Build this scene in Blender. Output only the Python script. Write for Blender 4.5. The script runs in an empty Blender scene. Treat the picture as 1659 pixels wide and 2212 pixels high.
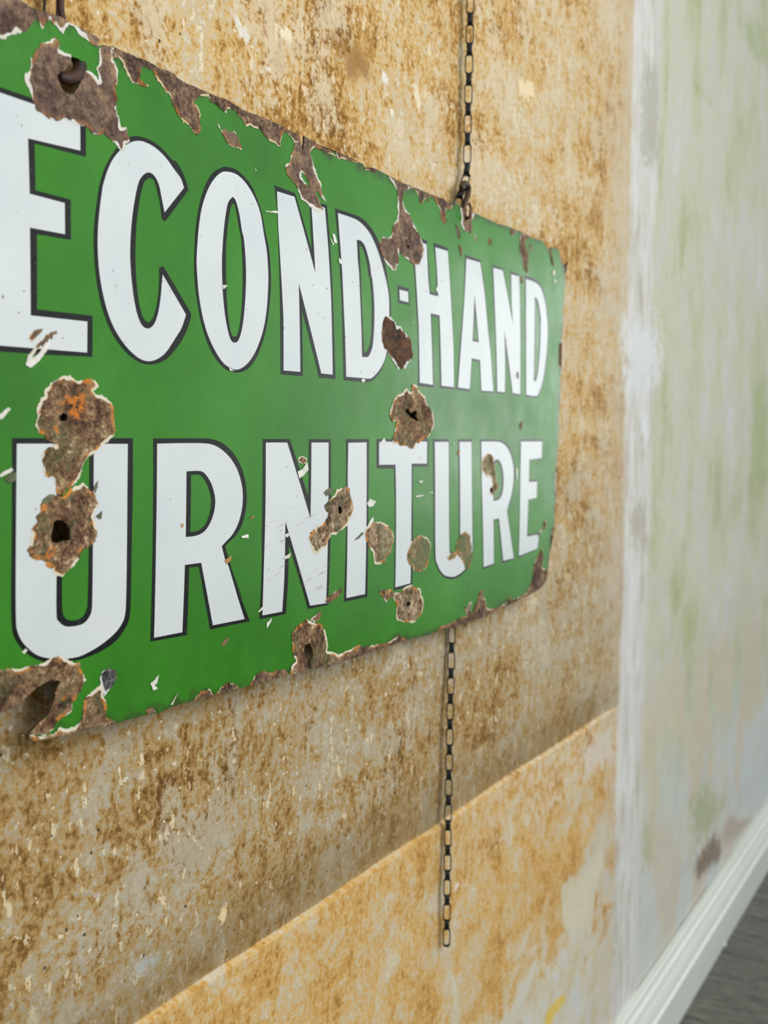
import bpy, math, random
import numpy as np
from mathutils import Vector, Matrix
from mathutils.geometry import delaunay_2d_cdt

random.seed(7); rng = np.random.default_rng(7)
scene = bpy.context.scene
COL = scene.collection

# ------------------------------------------------------------------ camera
# focal length in pixels of the 1659 x 2212 frame; axes solved from the wall's vanishing points
F = 2400.0
PX, PY = 829.5, 1106.0
AX = np.array([0.49510761, -0.05599539, 0.86702536])     # along the wall
AZ = np.array([0.00779121, -0.99759473, -0.0688771])     # up
AX /= np.linalg.norm(AX)
AZ -= AX * AX.dot(AZ); AZ /= np.linalg.norm(AZ)
AY = np.cross(AZ, AX)                                    # into the wall
RM = np.array([AX, AY, AZ])
YS = 0.045                                               # sign stands this far off the wall
CAM = np.array([0.0, -(0.677 + YS), 1.46])
cam_data = bpy.data.cameras.new('camera')
cam = bpy.data.objects.new('camera', cam_data); COL.objects.link(cam)
cam_data.sensor_fit = 'VERTICAL'; cam_data.sensor_height = 36.0
cam_data.lens = 36.0 * F / 2212.0
cam_data.clip_start = 0.01
m = Matrix.Identity(4)
for i in range(3):
    m[i][0] = RM[i, 0]; m[i][1] = -RM[i, 1]; m[i][2] = -RM[i, 2]; m[i][3] = CAM[i]
cam.matrix_world = m
cam_data.dof.use_dof = True
cam_data.dof.focus_distance = 1.13
cam_data.dof.aperture_fstop = 5.4
scene.camera = cam

# ------------------------------------------------------------------ light
world = bpy.data.worlds.new('daylight'); scene.world = world
world.use_nodes = True
bg = world.node_tree.nodes['Background']
bg.inputs[0].default_value = (0.92, 0.97, 1.0, 1); bg.inputs[1].default_value = 0.66
def area(name, loc, target, sx, sy, energy, col):
    d = bpy.data.lights.new(name, 'AREA'); d.shape = 'RECTANGLE'; d.size = sx; d.size_y = sy
    d.energy = energy; d.color = col
    o = bpy.data.objects.new(name, d); COL.objects.link(o)
    o.location = loc
    o.rotation_euler = (Vector(target) - Vector(loc)).to_track_quat('-Z', 'Y').to_euler()
    return o
area('window_light', (0.9, -2.8, 2.9), (1.3, 0, 1.35), 2.4, 2.0, 74, (1.0, 0.98, 0.95))
area('far_sheen_light', (6.9, -2.2, 1.9), (1.8, -0.1, 1.3), 1.7, 2.0, 28, (0.97, 0.99, 1.0))  # added lamp: pale sheen on the sign's right end, brighter wall there
vs = scene.view_settings
vs.view_transform = 'Standard'; vs.look = 'None'; vs.gamma = 1.0; vs.use_curve_mapping = False
vs.exposure = 0.0
scene.cycles.max_bounces = 5; scene.cycles.diffuse_bounces = 3; scene.cycles.glossy_bounces = 2

# ------------------------------------------------------------------ helpers
def ray(p):
    return RM @ np.array([p[0] - PX, p[1] - PY, F])
def on_wall(p, y=0.0):
    w = ray(p); return CAM + w * ((y - CAM[1]) / w[1])
ZM = 1.46
def bow(x, z):                       # how far the bowed sign stands out of its mean plane
    q = z - ZM
    return -0.015 * q - 0.12 * q * q
def on_sign(p):
    w = ray(p); x = CAM + w * ((-YS - CAM[1]) / w[1])
    for _ in range(5):
        x = CAM + w * ((-YS - bow(x[0], x[2]) - CAM[1]) / w[1])
    return (x[0], x[2])
CROPS = {'c1': (0, 0, 4.1475), 'c2': (0, 400, 4.1475), 'c3': (0, 780, 4.1475), 'c4': (0, 1140, 4.1475),
         'c5': (380, 150, 4.1475), 'c6': (380, 500, 4.1475), 'c7': (380, 900, 4.1475), 'c8': (380, 1180, 4.1475),
         'd1': (700, 300, 5.53), 'd2': (950, 420, 5.53), 'd3': (700, 580, 5.53), 'd4': (950, 650, 5.53),
         'd5': (700, 820, 5.53), 'd6': (950, 920, 5.53), 'd7': (640, 1040, 5.53), 'd8': (900, 1120, 5.184375),
         'e1': (880, 0, 5.53), 'e2': (880, 280, 6.9125), 'e3': (820, 1340, 5.53), 'e4': (820, 1700, 5.53),
         'e5': (1059, 0, 2.765), 'e6': (1059, 700, 2.765), 'e7': (1059, 1412, 2.765), 'e8': (0, 1500, 1.5666),
         'px': (0, 0, 1.0)}
def T(s):
    """measured outline: 'c1 x,y x,y* c2 x,y' -> [(px, py, smooth)]"""
    out = []; c = CROPS['px']
    for tok in s.split():
        if tok in CROPS: c = CROPS[tok]; continue
        sm = tok.endswith('*')
        a, b = tok.rstrip('*').split(',')
        out.append((c[0] + float(a) / c[2], c[1] + float(b) / c[2], sm))
    return out
def curve(pts, n=5):
    """closed loop, Catmull-Rom through the points marked smooth"""
    N = len(pts); out = []
    for i in range(N):
        p1 = pts[i]; p2 = pts[(i + 1) % N]
        out.append((p1[0], p1[1]))
        if p1[2] or p2[2]:
            p0 = pts[i - 1] if p1[2] else p1
            p3 = pts[(i + 2) % N] if p2[2] else p2
            for k in range(1, n):
                t = k / n; t2 = t * t; t3 = t2 * t
                out.append(tuple(0.5 * (2 * p1[j] + (p2[j] - p0[j]) * t + (2 * p0[j] - 5 * p1[j] + 4 * p2[j] - p3[j]) * t2
                                        + (3 * p1[j] - p0[j] - 3 * p2[j] + p3[j]) * t3) for j in (0, 1)))
    return out
def SL(s):                            # outline on the sign, in sign coordinates (x, z)
    return [on_sign(p) for p in curve(T(s))]
def resample(loop, step):
    out = []
    N = len(loop)
    for i in range(N):
        a = loop[i]; b = loop[(i + 1) % N]
        d = math.hypot(b[0] - a[0], b[1] - a[1])
        if d < 1e-7: continue
        k = max(1, int(math.ceil(d / step)))
        for j in range(k):
            t = j / k
            out.append((a[0] + (b[0] - a[0]) * t, a[1] + (b[1] - a[1]) * t))
    return out
def inside(P, loop):
    P = np.asarray(P); L = np.asarray(loop)
    x, y = P[:, 0], P[:, 1]
    r = np.zeros(len(P), bool)
    x1, y1 = L[:, 0], L[:, 1]; x2, y2 = np.roll(x1, -1), np.roll(y1, -1)
    for a, b, c, d in zip(x1, y1, x2, y2):
        if b == d: continue
        q = ((b > y) != (d > y)) & (x < (c - a) * (y - b) / (d - b) + a)
        r ^= q
    return r
def edge_dist(P, loop, keep=None):
    P = np.asarray(P); A = np.asarray(loop); B = np.roll(A, -1, 0)
    if keep is not None: A = A[keep]; B = B[keep]
    best = np.full(len(P), 0.05)
    for a, b in zip(A, B):
        d = b - a; L = d.dot(d)
        t = np.clip(((P - a) @ d) / max(L, 1e-12), 0, 1)
        q = P - a - t[:, None] * d
        best = np.minimum(best, np.hypot(q[:, 0], q[:, 1]))
    return best
def ragged(loop, step, amp, fixed=None):
    L = np.array(resample(loop, step)); n = len(L)
    off = np.zeros((n, 2))
    for wl, a in ((8, .9), (4, .9), (2, .8), (1, .55)):
        k = max(3, n // wl)
        v = rng.standard_t(3, (k, 2)).clip(-3, 3) * .7
        idx = np.arange(n) * k / n
        i0 = idx.astype(int) % k; fr = (idx - idx.astype(int))[:, None]
        off += a * (v[i0] * (1 - fr) + v[(i0 + 1) % k] * fr)
    off *= amp * 0.6
    if fixed is not None: off[fixed(L)] = 0
    return [tuple(p) for p in (L + off)]
def tri(loops, holes=(), grid=0.01, jitter=0.0):
    """triangulate even-odd loops minus holes, with inner grid points: returns (V Nx2, faces)"""
    V = []; E = []
    for lp in list(loops) + list(holes):
        s = len(V); V += [Vector(p) for p in lp]
        E += [(s + i, s + (i + 1) % len(lp)) for i in range(len(lp))]
    allp = np.array([p for lp in loops for p in lp])
    lo = allp.min(0); hi = allp.max(0)
    gx, gy = np.meshgrid(np.arange(lo[0] + grid / 2, hi[0], grid), np.arange(lo[1] + grid / 2, hi[1], grid))
    G = np.stack([gx.ravel(), gy.ravel()], 1)
    if len(G):
        if jitter: G = G + rng.uniform(-jitter, jitter, G.shape) * grid
        ok = np.zeros(len(G), bool)
        for lp in loops: ok ^= inside(G, lp)
        for h in holes: ok &= ~inside(G, h)
        G = G[ok]
        for lp in list(loops) + list(holes):
            if len(G) == 0: break
            G = G[edge_dist(G, lp) > grid * 0.35]
        V += [Vector(p) for p in G]
    r = delaunay_2d_cdt(V, E, [], 0, 1e-7)
    VV = np.array([(v[0], v[1]) for v in r[0]]); FF = [tuple(f) for f in r[2]]
    cen = np.array([VV[list(f)].mean(0) for f in FF])
    ok = np.zeros(len(cen), bool)
    for lp in loops: ok ^= inside(cen, lp)
    for h in holes: ok &= ~inside(cen, h)
    FF = [f for f, k in zip(FF, ok) if k]
    return VV, FF
def compact(VV, FF):
    used = sorted({i for f in FF for i in f}); mp = {o: n for n, o in enumerate(used)}
    return VV[used], [tuple(mp[i] for i in f) for f in FF]
def link(name, verts, faces, mat, parent=None, loc=None, smooth=False):
    me = bpy.data.meshes.new(name)
    me.from_pydata([tuple(map(float, v)) for v in verts], [], faces); me.update()
    if mat: me.materials.append(mat)
    if smooth:
        me.polygons.foreach_set('use_smooth', [True] * len(me.polygons))
    o = bpy.data.objects.new(name, me); COL.objects.link(o)
    if parent is not None: o.parent = parent
    if loc is not None: o.location = loc
    return o
def tag(o, label, cat, group=None):
    o['label'] = label; o['category'] = cat
    if group: o['group'] = group
    return o
def empty(name, loc):
    o = bpy.data.objects.new(name, None); COL.objects.link(o); o.location = loc; o.empty_display_size = 0.05
    return o
def lin(r, g, b):
    f = lambda c: (c / 255 / 12.92) if c / 255 <= 0.04045 else ((c / 255 + 0.055) / 1.055) ** 2.4
    return (f(r), f(g), f(b), 1.0)

# ------------------------------------------------------------------ node helper
class M:
    def __init__(s, name, rough=0.6, spec=0.5):
        s.mat = bpy.data.materials.new(name); s.mat.use_nodes = True
        s.nt = s.mat.node_tree; s.bsdf = s.nt.nodes['Principled BSDF']
        s.bsdf.inputs['Roughness'].default_value = rough
        s.bsdf.inputs['Specular IOR Level'].default_value = spec
        s.co = s.node('ShaderNodeTexCoord').outputs['Object']
    def node(s, t, **kw):
        n = s.nt.nodes.new(t)
        for k, v in kw.items(): setattr(n, k, v)
        return n
    def put(s, sock, v):
        if isinstance(v, bpy.types.NodeSocket): s.nt.links.new(v, sock)
        else: sock.default_value = v
    def noise(s, scale, detail=4, rough=0.55, stretch=None, dist=0.0, seed=0.0):
        n = s.node('ShaderNodeTexNoise'); n.noise_dimensions = '3D'
        v = s.co
        if stretch or seed:
            mp = s.node('ShaderNodeMapping'); s.put(mp.inputs[0], v)
            mp.inputs['Scale'].default_value = stretch or (1, 1, 1)
            mp.inputs['Location'].default_value = (seed, seed * 1.7, seed * .6)
            v = mp.outputs[0]
        s.put(n.inputs['Vector'], v)
        n.inputs['Scale'].default_value = scale; n.inputs['Detail'].default_value = detail
        n.inputs['Roughness'].default_value = rough; n.inputs['Distortion'].default_value = dist
        return n.outputs[0]
    def voro(s, scale, stretch=None, feature='F1', rnd=1.0):
        n = s.node('ShaderNodeTexVoronoi'); n.feature = feature
        v = s.co
        if stretch:
            mp = s.node('ShaderNodeMapping'); s.put(mp.inputs[0], v); mp.inputs['Scale'].default_value = stretch; v = mp.outputs[0]
        s.put(n.inputs['Vector'], v); n.inputs['Scale'].default_value = scale; n.inputs['Randomness'].default_value = rnd
        return n.outputs['Distance']
    def math(s, op, a, b=0.0, c=None, clamp=False):
        n = s.node('ShaderNodeMath', operation=op); n.use_clamp = clamp
        s.put(n.inputs[0], a); s.put(n.inputs[1], b)
        if c is not None: s.put(n.inputs[2], c)
        return n.outputs[0]
    def step(s, v, lo, hi):
        n = s.node('ShaderNodeMapRange'); n.interpolation_type = 'SMOOTHSTEP'
        s.put(n.inputs[0], v); n.inputs[1].default_value = lo; n.inputs[2].default_value = hi
        n.inputs[3].default_value = 0; n.inputs[4].default_value = 1
        return n.outputs[0]
    def ramp(s, v, stops):
        n = s.node('ShaderNodeValToRGB'); s.put(n.inputs[0], v)
        el = n.color_ramp.elements
        while len(el) > 1: el.remove(el[-1])
        el[0].position = stops[0][0]; el[0].color = stops[0][1]
        for p, c in stops[1:]:
            e = el.new(p); e.color = c
        return n.outputs[0]
    def mix(s, f, a, b, mode='MIX'):
        n = s.node('ShaderNodeMix', data_type='RGBA', blend_type=mode)
        s.put(n.inputs[0], f); s.put(n.inputs[6], a); s.put(n.inputs[7], b)
        return n.outputs[2]
    def attr(s, name):
        n = s.node('ShaderNodeAttribute'); n.attribute_name = name; return n
    def bump(s, h, strength=0.3, dist=0.001):
        n = s.node('ShaderNodeBump'); n.inputs['Strength'].default_value = strength; n.inputs['Distance'].default_value = dist
        s.put(n.inputs['Height'], h)
        s.nt.links.new(n.outputs[0], s.bsdf.inputs['Normal'])
    def base(s, c): s.put(s.bsdf.inputs['Base Color'], c)
    def rough(s, c): s.put(s.bsdf.inputs['Roughness'], c)

# ------------------------------------------------------------------ where things lie on the wall
X_SEAM = on_wall((1350, 900))[0]; X_BAND = on_wall((1402, 900))[0]
Z_LEDGE = ZM - 0.577
Z_LEDGE2 = on_wall((1327, 1640))[2]
X_BEAD2 = on_wall((1381, 1700))[0]

# ------------------------------------------------------------------ materials
def mat_wall():
    s = M('old_plaster', 0.85, 0.25)
    sep = s.node('ShaderNodeSeparateXYZ'); s.put(sep.inputs[0], s.co)
    x, z = sep.outputs[0], sep.outputs[2]
    def cen(n, w): return s.math('MULTIPLY', s.math('SUBTRACT', n, .5), w)
    def summ(*a):
        r = a[0]
        for q in a[1:]: r = s.math('ADD', r, q)
        return r
    big = s.noise(3.2, 3, 0.55); mid = s.noise(15, 5, 0.62, stretch=(1.25, 1, .9), dist=0.4)
    n45 = s.noise(52, 4, 0.68, stretch=(1.3, 1, .8), dist=0.3)
    fine = s.noise(150, 4, 0.7); streak = s.noise(9, 4, 0.62, stretch=(4.2, 1, .7), seed=1)
    hband = s.noise(5, 3, 0.6, stretch=(.5, 1, 2.6), seed=3)
    # zone A: ochre distemper worn down to grey plaster
    v = summ(.5, cen(mid, .62), cen(n45, .80), cen(fine, 1.05), cen(streak, .32), cen(big, .7), cen(hband, .55))
    A = s.ramp(v, [(0.15, lin(120, 84, 34)), (0.28, lin(158, 116, 54)), (0.38, lin(188, 148, 84)),
              (0.48, lin(208, 174, 114)), (0.56, lin(208, 184, 138)), (0.66, lin(196, 184, 158)), (0.78, lin(230, 214, 182))])
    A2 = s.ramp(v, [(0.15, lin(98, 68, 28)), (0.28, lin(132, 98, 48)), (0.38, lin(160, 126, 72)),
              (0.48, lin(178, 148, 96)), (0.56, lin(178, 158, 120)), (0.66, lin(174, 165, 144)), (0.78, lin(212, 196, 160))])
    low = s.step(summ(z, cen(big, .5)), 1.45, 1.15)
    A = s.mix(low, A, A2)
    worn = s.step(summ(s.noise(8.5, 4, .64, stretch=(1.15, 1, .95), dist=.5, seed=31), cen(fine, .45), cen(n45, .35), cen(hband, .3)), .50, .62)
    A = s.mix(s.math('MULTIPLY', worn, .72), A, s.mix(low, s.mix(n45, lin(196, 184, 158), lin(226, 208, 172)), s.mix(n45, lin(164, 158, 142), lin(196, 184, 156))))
    # flakes of cream paint and dark pits
    fl = s.noise(38, 4, .62, stretch=(1.6, 1, .8), seed=5)
    A = s.mix(s.math('MULTIPLY', s.step(fl, .625, .645), .75), A, lin(230, 214, 178))
    A = s.mix(s.math('MULTIPLY', s.step(s.noise(110, 2, .5, seed=9), .68, .70), .7), A, lin(234, 224, 198))
    pits = s.voro(58)
    A = s.mix(s.math('MULTIPLY', s.step(pits, .12, .08), s.step(mid, .5, .56)), A, lin(74, 68, 60))
    # darker brown band fading out above the old dado line
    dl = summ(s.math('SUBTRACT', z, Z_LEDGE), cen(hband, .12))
    dark_band = s.step(dl, .12, .0)
    A = s.mix(s.math('MULTIPLY', dark_band, .6), A, s.mix(n45, lin(104, 84, 50), lin(156, 132, 88)))
    # zone D: yellow distemper below the dado
    gs = s.noise(8, 4, .62, stretch=(.8, 1, 1.1), seed=7, dist=.8)
    vd = summ(.5, cen(gs, .95), cen(n45, .75), cen(fine, .95), cen(mid, .6))
    D = s.ramp(vd, [(0.15, lin(146, 100, 46)), (0.27, lin(182, 136, 72)), (0.38, lin(202, 158, 86)), (0.48, lin(212, 172, 106)), (0.57, lin(212, 184, 132)), (0.68, lin(204, 190, 162)), (.82, lin(220, 206, 178))])
    # low down: pale limewash
    pale = summ(s.math('SUBTRACT', Z_LEDGE - .34, z), cen(gs, 1.2), cen(n45, .25), s.math('MULTIPLY', s.math('SUBTRACT', x, 1.7), .22))
    PL = s.ramp(mid, [(.35, lin(206, 192, 156)), (.5, lin(212, 206, 186)), (.68, lin(206, 210, 206))])
    D = s.mix(s.step(pale, -.02, .22), D, PL)
    inD = s.step(s.math('SUBTRACT', z, s.attr('ledge').outputs['Fac']), .0034, .0024)
    A = s.mix(inD, A, D)
    strip = s.math('MULTIPLY', s.math('MULTIPLY', inD, s.step(summ(z, cen(n45, .03)), Z_LEDGE2 - .02, Z_LEDGE2 + .015)), s.step(x, 1.3, 2.1))
    A = s.mix(s.math('MULTIPLY', strip, s.math('MULTIPLY', s.step(n45, .42, .60), .75)), A, lin(222, 210, 184))
    # zone C: grey green limewash far right
    cn = s.noise(6, 4, .62, stretch=(1.1, 1, .5), seed=11)
    C = s.ramp(summ(.5, cen(cn, 1.1), cen(n45, .5), cen(streak, .5)),
               [(0.2, lin(166, 174, 132)), (0.36, lin(188, 191, 158)), (0.5, lin(202, 202, 180)), (0.64, lin(200, 202, 192)), (.8, lin(214, 217, 214))])
    cl = s.step(summ(z, cen(cn, 1.2), cen(n45, .3)), .75, .3)
    C = s.mix(s.math('MULTIPLY', cl, .75), C, lin(206, 211, 212))
    cb = s.math('MULTIPLY', s.step(summ(z, cen(mid, .3)), 1.0, .75), s.step(cn, .45, .56))
    C = s.mix(s.math('MULTIPLY', cb, .45), C, lin(206, 188, 150))
    # zone B: white filler down the joint
    B = s.ramp(summ(.5, cen(streak, 1.0), cen(mid, .4)), [(.25, lin(178, 172, 154)), (.42, lin(204, 202, 193)), (.62, lin(220, 221, 217))])
    wob = s.math('MULTIPLY', s.math('SUBTRACT', mid, .5), .14)
    toB = s.step(summ(x, s.math('MULTIPLY', wob, .10)), X_SEAM - .012, X_SEAM + .004)
    greyed = s.step(summ(x, cen(gs, .7), cen(n45, .3)), X_SEAM - .24, X_SEAM + .04)
    A = s.mix(s.math('MULTIPLY', greyed, .55), A, lin(200, 190, 168))
    toC = s.step(summ(x, wob, cen(cn, .12)), X_BAND - .03, X_BAND + .04)
    c = s.mix(toB, A, B); c = s.mix(toC, c, C)
    # patches of other paint with a shape of their own
    pa = s.attr('paint')
    edge = summ(pa.outputs['Alpha'], cen(n45, 1.3), cen(fine, .6), cen(mid, 1.0))
    c = s.mix(s.math('MULTIPLY', s.math('MULTIPLY', s.step(edge, .40, .72), .85), s.step(pa.outputs['Alpha'], .02, .3)), c, pa.outputs['Color'])
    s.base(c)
    s.bump(s.math('ADD', s.math('MULTIPLY', n45, 1.5), fine), .5, .0026)
    return s.mat
def mat_green():
    s = M('green_enamel', 0.22, 0.42)
    n = s.noise(5, 4, .55); f = s.noise(60, 6, .65)
    c = s.ramp(s.math('ADD', s.math('MULTIPLY', n, .8), s.math('MULTIPLY', f, .2)), [(.35, lin(42, 112, 16)), (.55, lin(52, 128, 24)), (.7, lin(64, 138, 36))])
    d = s.noise(22, 8, .72, seed=3)
    c = s.mix(s.math('MULTIPLY', s.step(d, .66, .74), .55), c, lin(60, 72, 34))
    sp = s.voro(90); c = s.mix(s.math('MULTIPLY', s.step(sp, .06, .04), s.step(s.noise(8, 2), .55, .6)), c, lin(70, 66, 40))
    # dirty margins
    e = s.attr('edge'); dd = s.math('ADD', e.outputs['Fac'], s.math('MULTIPLY', s.math('SUBTRACT', s.noise(40, 7, .7, seed=8), .5), .05))
    c = s.mix(s.math('MULTIPLY', s.step(dd, .013, -.002), .8), c, lin(52, 60, 30))
    s.base(c)
    s.rough(s.ramp(s.noise(9, 6, .6, seed=5), [(.3, (.20, .20, .20, 1)), (.7, (.40, .40, .40, 1))]))
    s.bump(s.noise(16, 3, .5), .10, .004)
    return s.mat
def mat_white():
    s = M('white_enamel', 0.3, 0.5)
    c = s.ramp(s.noise(8, 4, .6), [(.3, lin(203, 211, 212)), (.7, lin(214, 221, 221))])
    d = s.noise(160, 3, .5, seed=3); c = s.mix(s.math('MULTIPLY', s.step(d, .715, .735), .8), c, lin(120, 96, 66))
    c = s.mix(s.math('MULTIPLY', s.step(s.noise(16, 8, .7, stretch=(1, 1, 2), seed=6), .66, .8), .35), c, lin(186, 172, 140))
    s.base(c); s.bump(s.noise(320, 3, .5), .12, .0006)
    return s.mat
def mat_black():
    s = M('black_enamel', 0.3, 0.35)
    c = s.ramp(s.noise(30, 7, .65), [(.35, lin(10, 13, 12)), (.7, lin(28, 32, 29))])
    c = s.mix(s.math('MULTIPLY', s.step(s.noise(420, 3, .6), .66, .72), .6), c, lin(120, 120, 108))
    s.base(c); s.bump(s.noise(300, 3, .5), .1, .0006)
    return s.mat
def mat_rust(name, stops, rim_w=1.0, orange=.5, rim_col=(226, 224, 208), crust=None, green=0.0, rim_amt=1.0, tint=None):
    s = M(name, 0.8, 0.3)
    e = s.attr('edge').outputs['Fac']
    n1 = s.noise(38, 4, .65); n2 = s.noise(170, 5, .7); n3 = s.noise(520, 2, .6)
    v = s.math('ADD', .5, s.math('MULTIPLY', s.math('SUBTRACT', n1, .5), 1.1)); v = s.math('ADD', v, s.math('MULTIPLY', s.math('SUBTRACT', n2, .5), 1.2)); v = s.math('ADD', v, s.math('MULTIPLY', s.math('SUBTRACT', n3, .5), .55))
    c = s.ramp(v, stops)
    k4 = s.noise(80, 5, .65, seed=4)
    if crust: c = s.mix(s.math('MULTIPLY', s.step(k4, .52, .62), .65), c, s.mix(n3, crust, lin(120, 96, 70)))
    if green: c = s.mix(s.math('MULTIPLY', s.step(s.noise(34, 5, .66, seed=9), .47, .58), green), c, s.mix(n3, lin(70, 96, 56), lin(110, 122, 84)))
    if tint: c = s.mix(s.math('MULTIPLY', s.step(s.noise(24, 5, .66, seed=14), tint[1], tint[1] + .06), s.step(n2, .42, .56)), c, tint[0])
    jit = s.math('MULTIPLY', s.math('SUBTRACT', n2, .5), .0034)
    d = s.math('ADD', e, jit)
    oc = s.math('MULTIPLY', s.step(d, .0050, .0015), s.math('MULTIPLY', s.step(k4, .48, .58), orange))
    c = s.mix(oc, c, s.mix(n3, lin(176, 92, 26), lin(226, 160, 70)))
    where = s.noise(46, 2, .5, seed=6)
    wid = s.math('SUBTRACT', s.math('MULTIPLY', s.step(where, .36, .66), .0060 * rim_w), .0016)
    rm = s.math('MULTIPLY', s.step(s.math('SUBTRACT', wid, d), -.0002, .0003), rim_amt)
    c = s.mix(rm, c, s.mix(n2, lin(rim_col[0] - 34, rim_col[1] - 38, rim_col[2] - 44), lin(*rim_col)))
    s.base(c)
    s.bump(s.math('ADD', n2, s.math('MULTIPLY', n1, 1.0)), .8, .0016)
    return s.mat
def mat_simple(name, c1, c2, scale=60, rough=.6, metal=0.0, bump=.3, spec=.5):
    s = M(name, rough, spec); s.bsdf.inputs['Metallic'].default_value = metal
    n = s.noise(scale, 6, .65)
    s.base(s.ramp(n, [(.35, c1), (.68, c2)])); s.bump(n, bump, .0008)
    return s.mat

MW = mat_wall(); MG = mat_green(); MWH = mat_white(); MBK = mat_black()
R_SMOOTH = mat_rust('rust_brown_sheet', [(.22, lin(62, 45, 36)), (.42, lin(98, 77, 64)), (.58, lin(122, 100, 83)), (.76, lin(156, 126, 94))], 1.0, .3, (230, 230, 220))
R_CRUST = mat_rust('rust_crusted', [(.2, lin(44, 28, 20)), (.38, lin(82, 55, 38)), (.52, lin(118, 88, 62)), (.66, lin(154, 124, 90)), (.8, lin(204, 182, 146))], .8, .95, (236, 230, 210), crust=lin(140, 118, 90), green=.3, tint=(lin(206, 120, 34), .585))
R_PALE = mat_rust('rust_pale_crust', [(.2, lin(50, 34, 26)), (.38, lin(92, 68, 50)), (.52, lin(138, 114, 88)), (.66, lin(178, 154, 122)), (.8, lin(220, 204, 174))], .75, .95, (238, 230, 208), crust=lin(176, 160, 132), green=.4, tint=(lin(196, 108, 34), .64))
R_DARK = mat_rust('rust_dark_brown', [(.25, lin(44, 30, 22)), (.5, lin(74, 52, 36)), (.7, lin(104, 74, 48))], .9, .3, (228, 232, 230))
R_GREEN = mat_rust('rust_green_film', [(.25, lin(80, 80, 54)), (.45, lin(118, 108, 78)), (.62, lin(146, 130, 96)), (.78, lin(186, 168, 130))], .6, .8, (234, 228, 204), green=.75)
R_EDGE = mat_rust('rust_edge', [(.22, lin(48, 33, 26)), (.42, lin(82, 62, 50)), (.58, lin(114, 90, 70)), (.76, lin(156, 130, 98))], .6, .4, (226, 212, 182))
R_CHIP = mat_rust('chip_bare_steel', [(.3, lin(74, 56, 44)), (.6, lin(126, 104, 82))], .5, .25, (234, 230, 216))
R_BLUE = mat_rust('chip_blue_black', [(.3, lin(30, 32, 36)), (.52, lin(58, 60, 66)), (.72, lin(120, 116, 112))], .6, .1, (234, 236, 236))
FLAKE = mat_simple('flaked_ground_coat', lin(206, 202, 188), lin(236, 236, 228), 140, .5)
FLAKE_R = mat_simple('flake_stained', lin(150, 96, 44), lin(206, 168, 110), 90, .7)
FLAKE_G = mat_simple('flake_dull_green', lin(60, 78, 46), lin(124, 122, 92), 160, .7)
STEEL = mat_simple('sign_back_rust', lin(52, 36, 28), lin(98, 70, 50), 40, .8)
CHAIN = mat_simple('blackened_chain', lin(22, 24, 26), lin(46, 48, 50), 90, .38, .5, .25)
HOOK = mat_simple('rusted_hook', lin(34, 28, 22), lin(92, 66, 38), 60, .5, .4)
HOOK2 = mat_simple('rusted_red_hook', lin(30, 23, 19), lin(88, 54, 38), 60, .6, .2)

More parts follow.
